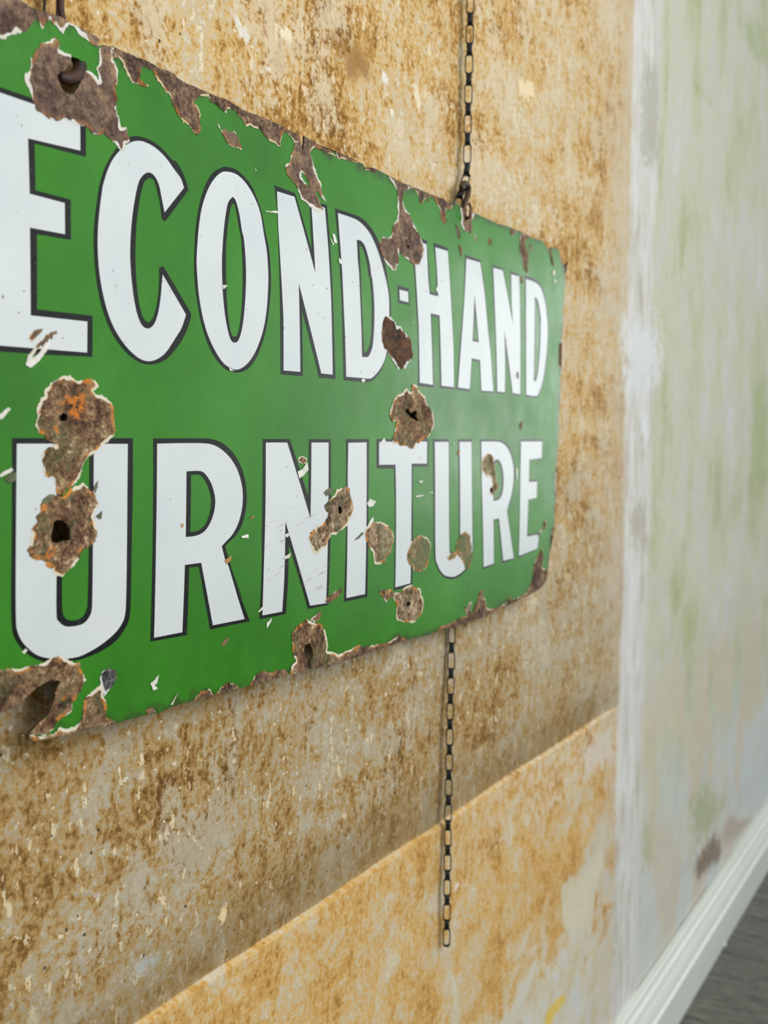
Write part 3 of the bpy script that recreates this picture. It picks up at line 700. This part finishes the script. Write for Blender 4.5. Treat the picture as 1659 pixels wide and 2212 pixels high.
# the first letters of both lines stand just beyond the frame
h1t, h1b = on_sign(T('c1 -149,728')[0])[1], on_sign(T('c2 -149,1480')[0])[1]
h2t, h2b = on_sign(T('c3 107,690')[0])[1], on_sign(T('c4 1345,1020')[0])[1]
def rel(pts, x0, w, zt, zb): return [(x0 + u * w, zb + v * (zt - zb)) for u, v in pts]
fx1 = on_sign(T('c3 107,690')[0])[0] - .03
Fo = [(0, 0), (0, 1), (1, 1), (1, .76), (.44, .76), (.44, .60), (.86, .60), (.86, .37), (.44, .37), (.44, 0)]
Fi = [(.045, .025), (.045, .975), (.955, .975), (.955, .785), (.395, .785), (.395, .575), (.815, .575), (.815, .395), (.395, .395), (.395, .025)]
w_ = layer('letter', [rel(Fi, fx1 - .105, .105, h2t, h2b)], .00035, MWH, sign, .012, .006); w_['label'] = 'white enamel letter F with black outline'
layer('outline', [rel(Fo, fx1 - .105, .105, h2t, h2b)], .00018, MBK, w_, .012, .006)
def s_loop(t):
    c = [(.86, .70), (.72, .86), (.5, .885), (.27, .84), (.17, .72), (.22, .6), (.45, .51), (.70, .42), (.83, .29), (.75, .15), (.5, .105), (.26, .15), (.12, .31)]
    pts = curve([(a, b, True) for a, b in c] , 4)[:-3]
    A = np.array(pts) * np.array([.115, h1t - h1b]); d = np.gradient(A, axis=0); nrm = np.stack([-d[:, 1], d[:, 0]], 1); nrm /= np.linalg.norm(nrm, axis=1)[:, None]
    L = np.vstack([A + nrm * t, (A - nrm * t)[::-1]]) + np.array([uL + .085, h1b])
    return [tuple(p) for p in L]
sx = uL + .085
w_ = layer('letter', [s_loop(.0165)], .00035, MWH, sign, .012, .006); w_['label'] = 'white enamel letter S with black outline'
layer('outline', [s_loop(.0205)], .00018, MBK, w_, .012, .006)

# rust patches, each with a raised ragged rim
PATCH = [
 (R_SMOOTH, 'brown rust patch around the left hook hole', 'c1 330,440 400,375 440,380 490,330 525,390 515,435 600,480 640,500 650,520 760,570 765,620 820,640 880,715 870,620 895,540 885,430 930,405 1020,430 1000,500 1030,560 1060,640 1050,720 1025,800 1050,900 1030,960 1050,1050 1090,1140 1120,1135 1150,1230 1165,1270 1120,1300 1100,1360 1040,1310 980,1240 920,1190 830,1215 790,1150 700,1110 580,1080 490,1075 400,1050 320,990 295,900 270,830 235,760 215,690 250,640 275,590 270,530 300,490'),
 (R_SMOOTH, 'rusted strip along the upper left edge', 'c1 -500,-270 180,0 250,45 400,110 550,155 610,200 680,235 800,290 885,340 880,410 870,430 800,370 740,340 660,240 610,220 560,300 510,240 440,180 400,220 370,280 340,170 280,190 240,260 200,290 100,310 40,350 0,330 -500,170'),
 (R_EDGE, 'rusted strip along the top edge', 'c1 1020,425 1100,460 1250,520 1400,590 1560,660 c5 10,76 100,125 200,170 330,230 450,270 600,360 720,405 850,460 950,510 1000,540 1100,580 1112,640 1060,650 1040,620 980,560 945,600 930,690 860,650 800,610 760,540 690,515 620,495 560,410 520,360 450,350 450,400 370,320 300,290 280,240 210,230 160,300 190,330 215,400 205,450 220,545 190,585 150,550 110,490 50,470 c1 1640,1100 1590,1030 1550,950 1520,860 1480,820 1440,760 1400,690 1370,640 1280,590 1255,620 1260,720 1325,770 1260,765 1180,740 1150,690 1110,620 1090,560 1060,520 1000,520'),
 (R_SMOOTH, 'torn brown rust patch above the letter N', 'c5 1055,640 1112,640 1135,740 1150,600 1260,665 1210,710 1200,760 1220,830 1250,900 1270,980 1305,1030 1300,1080 1320,1140 1345,1195 1300,1150 1270,1090 1245,1100 1290,1190 1320,1260 1290,1280 1230,1250 1200,1240 1170,1200 1120,1160 1110,1130 1080,1050 1050,1010 1010,960 985,900 975,850 1020,830 1040,740 1060,690|c5 1120,920 1160,950 1195,1020 1200,1060 1150,1010 1120,960'),
 (R_EDGE, None, 'c5 1260,665 1360,705 1450,740 1550,785 d1 0,105 60,118 45,180 0,155 c5 1560,820 1460,770 1450,800 1370,720 1350,745 1240,700 1210,710'),
 (R_EDGE, None, 'd1 60,118 200,180 330,235 390,262 390,290 340,270 210,240 160,230 130,150'),
 (R_EDGE, None, 'd1 490,340 560,345 620,362 610,400 500,370 490,400'),
 (R_CHIP, 'long brown chip above the letter O', 'c5 360,455 380,490 405,550 440,530 480,570 520,550 550,600 560,650 592,685 590,715 550,705 500,690 470,670 440,620 415,580 400,550 365,480'),
 (R_SMOOTH, 'brown rust patch over the letters D and H', 'd1 750,430 820,465 880,490 940,530 1020,555 1060,580 1040,600 960,620 945,680 940,760 960,840 1020,900 1050,980 1080,1060 1120,1110 1150,1190 1185,1260 1190,1340 1160,1430 1140,1500 1090,1510 1070,1500 1020,1465 960,1410 920,1390 890,1320 895,1400 890,1460 850,1570 800,1570 760,1520 720,1450 690,1380 665,1320 660,1230 700,1165 750,1190 790,1160 810,1130 820,1050 860,960 885,890 870,830 870,750 880,680 870,620 830,560 790,490'),
 (R_EDGE, None, 'd1 1060,580 1130,600 1240,650 1340,690 1420,715 1500,770 1530,800 1500,850 1450,840 1450,920 1460,980 1440,1020 1415,990 1390,950 1385,850 1340,760 1310,700 1240,680 1245,755 1220,740 1180,690 1175,780 1150,770 1130,700 1100,630'),
 (R_SMOOTH, 'rust below the right hook', 'd2 240,150 320,195 400,212 410,240 390,290 370,310 380,370 395,380 370,430 375,490 340,440 290,440 270,400 250,330 260,260'),
 (R_CHIP, None, 'd2 180,350 215,380 235,440 245,500 230,535 205,470 195,400'),
 (R_CHIP, None, 'd2 215,590 255,620 270,690 260,755 235,690'),
 (R_CHIP, None, 'd2 412,465 432,500 437,572 412,540'),
 (R_CHIP, None, 'd2 575,540 600,510 622,560 605,615 580,580'),
 (R_CHIP, 'narrow brown rust streak above the last letters', 'd2 960,470 1080,500 1030,530 1010,560 1030,640 1060,720 1050,800 1040,860 1060,930 1030,940 1000,880 975,770 950,690 955,560'),
 (R_CHIP, None, 'd2 1070,590 1095,600 1097,690 1075,690'),
 (R_CHIP, None, 'd2 950,960 980,970 992,1060 970,1070 960,1010'),
 (R_CHIP, None, 'd2 1300,640 1335,690 1355,800 1362,860 1335,840 1315,740'),
 (R_CHIP, None, 'd2 830,400 900,420 900,480 850,490 835,440'),
 (R_DARK, None, 'd2 1478,845 1520,800 1515,960 1492,960'),
 (R_DARK, None, 'd4 1430,500 1458,480 1455,700 1445,900 1420,730 1420,600'),
 (R_DARK, None, 'd6 1392,480 1398,480 1390,600 1375,700 1390,850 1368,760 1362,680 1375,580'),
 (R_DARK, None, 'd6 1365,1200 1345,1380 1322,1480 1325,1330 1345,1230'),
 (R_DARK, 'dark brown oval rust patch between D and H', 'd3 700,600 740,560 780,570 830,620 870,695 910,690 935,740 1000,800 1035,870 1040,960 1055,1020 1045,1090 990,1150 970,1190 880,1210 830,1120 790,1060 745,990 715,950 690,870 680,780 690,700'),
 (R_CRUST, 'rust patch with a jagged hole above the letter T', 'd5 830,220 890,180 940,150 980,110 1010,145 1035,155 1050,110 1040,75 1085,50 1120,110 1150,160 1200,200 1215,280 1250,340 1290,390 1305,460 1310,550 1280,620 1240,690 1160,730 1100,770 1075,830 1030,830 990,795 920,790 870,760 815,770 810,700 835,660 840,600 855,560 865,490 810,510 780,440 790,370 820,280'),
 (R_CRUST, 'large rust patch with a small round hole over the letter U', 'c3 400,250 440,210 540,150 580,130 640,140 690,180 790,150 850,170 880,240 830,270 870,300 950,330 1000,380 1020,440 1010,520 1035,610 1000,680 950,740 860,810 760,890 720,960 740,980 715,1020 690,1080 640,1120 600,1150 560,1200 500,1180 500,1110 460,1060 400,1030 380,960 370,850 390,800 450,770 490,760 430,720 400,670 340,640 320,580 335,500 320,420 355,340 390,320 385,280'),
 (R_CRUST, 'rust patch with a big torn hole in the letter U', 'c3 500,1200 560,1210 640,1140 730,1100 800,1150 840,1200 870,1280 840,1380 860,1480 865,1560 830,1640 c4 830,150 780,180 720,220 715,280 640,350 590,400 560,440 500,430 460,370 430,370 390,300 330,290 260,260 245,190 270,100 290,30 c3 270,1640 290,1560 270,1510 330,1440 310,1390 370,1330 350,1290 420,1200'),
 (R_CRUST, 'heavy rust on the torn lower left edge', 'c4 -220,1240 0,1270 60,1265 180,1260 300,1230 390,1210 450,1180 520,1155 600,1170 660,1210 710,1220 740,1280 745,1350 770,1370 740,1410 720,1460 690,1520 650,1570 640,1630 580,1690 500,1740 480,1800 400,1860 330,1855 260,1840 252,1850 350,1745 430,1685 470,1560 495,1470 540,1375 430,1372 330,1430 230,1520 150,1600 0,1660 -200,1690'),
 (R_CRUST, 'rusted curl of the torn bottom edge', 'c4 252,1850 255,1900 300,1915 450,1890 600,1860 700,1830 720,1800 860,1790 950,1780 1050,1750 950,1690 950,1640 945,1560 920,1500 935,1450 900,1400 850,1440 780,1500 745,1560 740,1640 740,1690 700,1760 620,1800 540,1790 480,1850 350,1870'),
 (R_BLUE, 'blue black chip with a white rim', 'c4 890,1350 910,1290 970,1255 1020,1270 1045,1320 1020,1400 960,1470 935,1510 910,1440'),
 (R_PALE, 'rust patch with a small hole between N and I', 'd7 330,280 390,220 460,160 480,110 580,55 635,90 640,140 660,230 685,300 680,360 650,440 600,530 520,590 460,640 400,650 375,700 360,770 300,810 235,870 190,830 150,750 140,680 170,610 240,550 330,490 370,430 370,370 340,340'),
 (R_PALE, 'rust patch between I and T', 'd7 830,560 900,490 960,480 1020,490 1100,530 1140,600 1165,670 1140,760 1130,840 1080,890 1060,960 1000,1000 940,990 920,930 910,850 860,780 825,700 815,620'),
 (R_GREEN, 'greenish rust patch beside the stem of the T', 'd7 1330,830 1370,720 1430,660 1490,645 1560,670 1600,720 1600,830 1575,930 1560,1010 1520,1060 1470,1085 1400,1075 1390,1020 1340,990 1320,930'),
 (R_PALE, 'rust patch with a hole below the letter T', 'd7 1190,1640 1190,1540 1200,1450 1160,1420 1150,1380 1100,1400 1070,1450 1030,1380 990,1340 1000,1290 1060,1300 1130,1290 1160,1330 1220,1330 1260,1310 1290,1260 1370,1230 1420,1270 1470,1280 1500,1380 1520,1460 1500,1560 d8 55,1050 30,1110 -20,1160 -90,1168 -180,1150'),
 (R_CRUST, 'rust patch with a keyhole slot on the bottom edge', 'c8 1030,800 1060,740 1120,690 1170,655 1250,690 1310,700 1340,780 1360,880 1350,940 1420,950 1450,970 1540,930 1640,885 1659,890 1659,975 1500,1025 1370,1055 1290,1085 1210,1098 1190,1080 1165,1105 1100,1130 1020,1150 1030,1080 1070,1030 1045,950 1040,880'),
 (R_EDGE, None, 'c8 650,1250 700,1170 760,1110 830,1130 920,1110 980,1095 1000,1150 900,1185 700,1240'),
 (R_EDGE, None, 'c8 350,1330 400,1260 460,1215 550,1250 560,1275'),
 (R_EDGE, None, 'c8 150,1385 220,1300 300,1280 330,1333'),
 (R_EDGE, None, 'px 780,1415 800,1409 850,1391 879,1383 860,1372 845,1384 820,1392 790,1395 780,1398'),
 (R_EDGE, 'rusted strip along the lower right edge', 'd8 160,1295 260,1255 380,1220 500,1190 640,1140 760,1100 850,1050 960,1000 1080,940 1180,890 1270,850 1340,810 1400,770 1445,700 1470,590 1440,570 1400,560 1420,440 1400,330 1310,500 1290,700 1230,830 1160,870 1050,920 1040,860 1000,950 900,1000 830,1020 775,990 770,900 740,880 740,800 710,800 680,910 640,1000 600,1090 480,1110 400,1160 260,1210 240,1255'),
 (R_CHIP, None, 'd8 525,990 545,985 560,1040 580,950 615,930 600,1010 610,1080 575,1110 545,1060'),
 (R_CHIP, None, 'd8 1350,210 1360,150 1400,130 1430,20 1455,30 1440,100 1410,140 1390,170'),
 (R_PALE, 'small rust patch on the last letter R', 'd6 500,400 530,350 580,330 630,350 640,430 645,500 660,560 690,690 690,740 650,780 640,830 590,820 600,750 630,700 620,640 590,610 540,590 500,540 490,460'),
 (R_GREEN, 'greenish rust patch over the second U', 'd8 440,280 480,190 540,145 590,190 610,300 620,400 615,480 580,570 540,560 520,500 490,440 450,400 400,470 370,480 335,440 370,390 440,370'),
 (R_CHIP, None, 'c2 250,1380 260,1330 310,1300 385,1285 340,1350 290,1410'),
 (R_CHIP, None, 'c2 310,1440 370,1380 450,1320 515,1305 440,1390 380,1440 300,1510 260,1570 270,1510'),
 (R_CRUST, None, 'c7 1090,370 1130,350 1170,375 1165,420 1130,422 1095,410'),
 (R_CHIP, None, 'd7 330,1440 380,1370 460,1330 540,1270 548,1300 500,1370 430,1420 360,1465'),
 (R_CHIP, None, 'c8 400,885 470,805 460,860 425,895'),
 (R_CHIP, None, 'd4 945,1470 985,1440 980,1500 960,1555'),
 (R_CHIP, None, 'c8 1200,655 1290,580 1302,620 1260,685'),
 (R_CHIP, None, 'c4 1300,1640 1360,1600 1390,1650 1320,1672'),
]
for i, (mt, lab, s) in enumerate(PATCH):
    loops = [SL(q) for q in s.split('|')]
    a = np.array(loops[0]); size = (a.max(0) - a.min(0)).max()
    small = size < .03
    nm = 'rust_chip' if mt in (R_CHIP, R_BLUE) else 'rust_patch'
    layer(nm, loops, .00042 + .00001 * (i % 9), mt, sign, .0012 if small else .002, .0007 if small else .0009, .0003 if small else .0008, holes=1, edge=True, label=lab, fixed_edge=True, relief=.00035)
FLK = [
 (FLAKE, 'c2 225,1610 250,1510 290,1500 280,1560 330,1520 400,1430 455,1395 410,1490 350,1570 270,1635'), (FLAKE, 'c7 1085,490 1130,470 1170,410 1182,470 1140,530 1100,555'),
 (FLAKE_G, 'c7 1320,680 1350,650 1400,640 1412,670 1345,712'), (FLAKE, 'c5 798,1265 840,1270 907,1268 905,1286 850,1282 800,1276'),
 (FLAKE, 'c5 1398,1470 1420,1480 1440,1555 1415,1552'), (FLAKE, 'c5 1376,1505 1415,1570 1400,1577'), (FLAKE, 'c6 408,478 457,485 420,522'),
 (FLAKE, 'c6 468,1222 524,1250 480,1248'), (FLAKE, 'c6 1453,236 1492,262 1480,294 1458,280'), (FLAKE, 'd5 505,1480 540,1420 570,1440 612,1455 580,1510 530,1522'),
 (FLAKE, 'd5 1120,1208 1195,1203 1147,1238'), (FLAKE, 'd5 1088,1390 1182,1372 1177,1390 1095,1407'), (FLAKE, 'd5 1238,1355 1297,1338 1292,1358'),
 (FLAKE, 'd5 652,772 712,693 732,742 690,762'), (FLAKE, 'd3 433,1330 470,1308 490,1340 460,1364'), (FLAKE, 'd3 1328,260 1350,198 1362,292'),
 (FLAKE, 'c8 728,587 792,518 775,560 742,592'), (FLAKE, 'c8 808,690 852,643 850,670 810,737'), (FLAKE_R, 'c8 428,130 497,78 487,130 450,157'),
 (FLAKE, 'c8 948,100 1027,58 1012,100 970,120'), (FLAKE, 'c7 578,1070 640,1053 647,1085 590,1087'), (FLAKE_R, 'c7 643,917 704,878 692,905'),
 (FLAKE, 'c4 1338,1400 1417,1318 1400,1390 1380,1410 1407,1440 1370,1457'), (FLAKE, 'c4 1518,1592 1592,1473 1545,1582'), (FLAKE_G, 'd7 688,702 780,608 804,620 740,682'),
 (FLAKE, 'd7 843,542 880,450 917,423 917,480 870,532'), (FLAKE, 'c3 -20,490 70,415 92,432 0,530'), (FLAKE, 'c3 -20,1020 100,955 115,980 0,1045'),
 (FLAKE_G, 'c3 40,1050 90,1000 140,1000 130,1070 80,1095'), (FLAKE_R, 'c7 40,960 65,955 60,995 45,995'), (FLAKE_R, 'd6 208,340 222,290 238,292 225,355'),
 (FLAKE, 'd2 1355,1008 1388,1030 1370,1075'), (FLAKE, 'd2 1345,905 1372,910 1372,970 1350,965'), (FLAKE, 'c4 190,1110 225,1080 242,1105 215,1130'), (FLAKE_G, 'c3 370,1245 430,1195 495,1190 480,1225 420,1270 375,1275'),
 (FLAKE_G, 'c3 835,1130 872,1068 870,1130 848,1190'), (FLAKE_G, 'c3 850,1385 912,1340 910,1410 880,1415'), (FLAKE, 'd6 905,500 925,520 922,645 908,640'), (FLAKE, 'c8 970,-100 1000,-120 1010,-92 985,-80'),
 (FLAKE, 'd5 1535,770 1545,745 1556,782'), (FLAKE, 'd3 1045,640 1060,645 1063,672'), (FLAKE, 'c5 702,890 718,905 712,912'), (FLAKE_G, 'd4 912,870 932,838 938,920 922,930'),
]
for q in range(26):
    x0 = random.uniform(790, 1330); y0 = random.uniform(880, 1560); l = random.uniform(25, 110); t = random.uniform(1.2, 3)
    FLK.append((FLAKE_R, 'c7 %f,%f %f,%f %f,%f' % (x0, y0, x0 + l, y0 - l * .52, x0 + l * .5, y0 - l * .26 + t)))
for mt, s in FLK:
    layer('paint_flake', [SL(s)], .0008, mt, sign, .003, .0008, .0003, holes=1)

# ------------------------------------------------------------------ chains and hooks
def link_mesh(W, L, th, dep, depm):
    """flat band bent to a long oval: loop in xz, band width along y"""
    path = []
    r = W / 2 - th / 2; s = L / 2 - th / 2 - r
    for k in range(9):
        a = math.pi * k / 8; path.append((r * math.cos(a), s + r * math.sin(a), math.cos(a), math.sin(a), dep))
    path.append((-r, 0, -1, 0, depm))
    for k in range(9):
        a = math.pi + math.pi * k / 8; path.append((r * math.cos(a), -s + r * math.sin(a), math.cos(a), math.sin(a), dep))
    path.append((r, 0, 1, 0, depm))
    V = []; Fc = []
    c = .22
    for x, z, nx, nz, dp in path:
        h = dp / 2; t = th / 2
        for u, v in ((t, h * (1 - c)), (t * .45, h), (-t * .45, h), (-t, h * (1 - c)), (-t, -h * (1 - c)), (-t * .45, -h), (t * .45, -h), (t, -h * (1 - c))):
            V.append((x + nx * u, v, z + nz * u))
    n = len(path)
    for i in range(n):
        for j in range(8):
            Fc.append((i * 8 + j, ((i + 1) % n) * 8 + j, ((i + 1) % n) * 8 + (j + 1) % 8, i * 8 + (j + 1) % 8))
    me = bpy.data.meshes.new('chain_link'); me.from_pydata(V, [], Fc); me.update()
    me.materials.append(CHAIN); me.polygons.foreach_set('use_smooth', [True] * len(Fc))
    return me
def chain(name, path3, pitch, me, yaw, label, n=None, first_face=True, last_face=None, cat='chain', group=None):
    P = [np.array(p, float) for p in path3]
    root = empty(name, tuple(P[-1])); tag(root, label, cat, group)
    seg = [np.linalg.norm(P[i + 1] - P[i]) for i in range(len(P) - 1)]; tot = sum(seg)
    n = n or int(round(tot / pitch)); pit = tot / n
    if last_face is not None: first_face = ((n - 1) % 2 == 0) == last_face
    def at(d):
        for i, L in enumerate(seg):
            if d <= L or i == len(seg) - 1: return P[i] + (P[i + 1] - P[i]) * (d / L), (P[i + 1] - P[i]) / L
            d -= L
    for k in range(n):
        p, t = at((k + .5) * pit)
        face = (k % 2 == 0) == first_face
        o = bpy.data.objects.new('link', me[0 if face else 1]); COL.objects.link(o); o.parent = root
        zax = Vector(-t); yv = Vector((math.sin(yaw), -math.cos(yaw), 0)) if face else Vector((math.cos(yaw), math.sin(yaw), 0))
        xax = yv.cross(zax).normalized(); yax = zax.cross(xax).normalized()
        mt = Matrix((xax, yax, zax)).transposed().to_4x4(); mt.translation = Vector(p) - Vector(P[-1])
        o.matrix_local = mt
    return root
def tube(name, pts, rad, mat, label, cat, group=None, n=10, sub=6):
    P = [np.array(p, float) for p in pts]; R = list(rad)
    C = []; RR = []
    for i in range(len(P) - 1):
        p0 = P[max(i - 1, 0)]; p1 = P[i]; p2 = P[i + 1]; p3 = P[min(i + 2, len(P) - 1)]
        for k in range(sub):
            t = k / sub
            C.append(.5 * (2 * p1 + (p2 - p0) * t + (2 * p0 - 5 * p1 + 4 * p2 - p3) * t * t + (3 * p1 - p0 - 3 * p2 + p3) * t ** 3)); RR.append(R[i] * (1 - t) + R[i + 1] * t)
    C.append(P[-1]); RR.append(R[-1])
    org = C[len(C) // 2].copy()
    T_ = [C[min(i + 1, len(C) - 1)] - C[max(i - 1, 0)] for i in range(len(C))]
    u = np.cross(T_[0], [0.3, 1, .2]); V = []; Fc = []
    for c, t, r in zip(C, T_, RR):
        t = t / np.linalg.norm(t); u = u - t * t.dot(u); u /= np.linalg.norm(u); v = np.cross(t, u)
        for j in range(n):
            a = 2 * math.pi * j / n; V.append(c - org + r * (math.cos(a) * u + math.sin(a) * v))
    m_ = len(C)
    for i in range(m_ - 1):
        for j in range(n): Fc.append((i * n + j, i * n + (j + 1) % n, (i + 1) * n + (j + 1) % n, (i + 1) * n + j))
    Fc.append(tuple(reversed(range(n)))); Fc.append(tuple(range((m_ - 1) * n, m_ * n)))
    o = link(name, V, Fc, mat, None, tuple(org), True)
    if label: tag(o, label, cat, group)
    return o
def Wp(s, y):
    return [tuple(on_wall(p, y)) for p in T(s)]
YC = -.014
yaw_r = math.atan2(-(0 - 1.38), .7) * 1.0     # loop faces look toward the room's left, as they hang
LINK_A = (link_mesh(.0120, .0302, .0017, .0080, .0066), link_mesh(.0112, .0186, .0018, .0084, .0064))
LINK_B = (link_mesh(.0114, .0292, .0017, .0074, .0060), link_mesh(.0108, .0160, .0018, .0078, .0060))
up = Wp('px 1018,-73', YC) + Wp('e1 722,1480', YC) + Wp('e2 890,570', YC) + Wp('e2 872,730', YC) + Wp('e2 825,880', YC) + Wp('e2 715,1195', -.0135)
yaw_r = -math.atan2(up[0][0] - CAM[0], up[0][1] - CAM[1])
chain('hanging_chain', up, .0207, LINK_A, yaw_r, 'black flat link chain rising above the sign from the right hook', 17, True)
mid = Wp('px 983,478', -.0135) + Wp('px 980,1000', -.0125) + Wp('px 976,1370', -.0125) + Wp('e4 820,200', -.0125) + Wp('px 964.5,2037.5', -.0125)
chain('chain_tail', mid, .0190, LINK_B, yaw_r, 'black flat link chain end dangling below the sign', None, False, True)
hk = Wp('e2 815,905', -.0175) + Wp('e2 808,840 850,803 898,835 912,905', -.0185) + Wp('e2 892,1000', -.021) + Wp('e2 850,1130', -.0215) + Wp('e2 850,1250', -.024) + Wp('e2 883,1318', -.031) + Wp('e2 925,1300', -.0375) + Wp('e2 945,1200', -.038) + Wp('e2 928,1105', -.0375) + Wp('e2 903,1125', -.0365)
tube('hook', hk, [.0034, .0040, .0042, .0042, .0042, .0040, .0034, .0028, .0024, .0019, .0017, .0015, .0012], HOOK, 'rusty bent wire hook holding the right end of the sign', 'hook', 'sign hooks')
lh = Wp('c1 548,-330 550,-100 548,60', -.019) + Wp('c1 552,140', -.0185) + Wp('c1 600,330', -.0195) + Wp('c1 660,470', -.0215) + Wp('c1 715,580', -.0235) + Wp('c1 690,670', -.0255) + Wp('c1 610,710', -.0265) + Wp('c1 530,690', -.025)
tube('hook', lh, [.0026, .0026, .0026, .003, .0034, .0045, .006, .006, .0052, .004], HOOK2, 'reddish rusted hook at the upper left corner of the sign', 'hook', 'sign hooks')
lc = Wp('c1 500,-2600', -.012) + Wp('c1 460,-40', -.012) + Wp('c1 452,150', -.0115)
chain('hanging_chain', lc, .0207, LINK_A, yaw_r + .5, 'black chain at the upper left corner of the sign, mostly out of view', None, False)
# pale chip of plaster lying on the boards by the skirting
def chip():
    c = on_wall((1564, 2041), -.05); c = CAM + (c - CAM) * ((CAM[2] - .003) / (CAM[2] - c[2]))
    r = random.Random(3); V = []; n = 7
    for z, k in ((0, 1.0), (.005, 1.0), (.008, .55)):
        for j in range(n):
            a = 2 * math.pi * j / n; q = .009 * k * r.uniform(.75, 1.25); V.append((q * math.cos(a), q * .8 * math.sin(a), z))
    Fc = [tuple(reversed(range(n))), tuple(range(2 * n, 3 * n))]
    for l in range(2):
        for j in range(n): Fc.append((l * n + j, l * n + (j + 1) % n, (l + 1) * n + (j + 1) % n, (l + 1) * n + j))
    o = link('plaster_chip', V, Fc, FLAKE, None, (c[0], c[1], .0016)); tag(o, 'small pale chip lying on the dark floor by the skirting', 'debris')
chip()
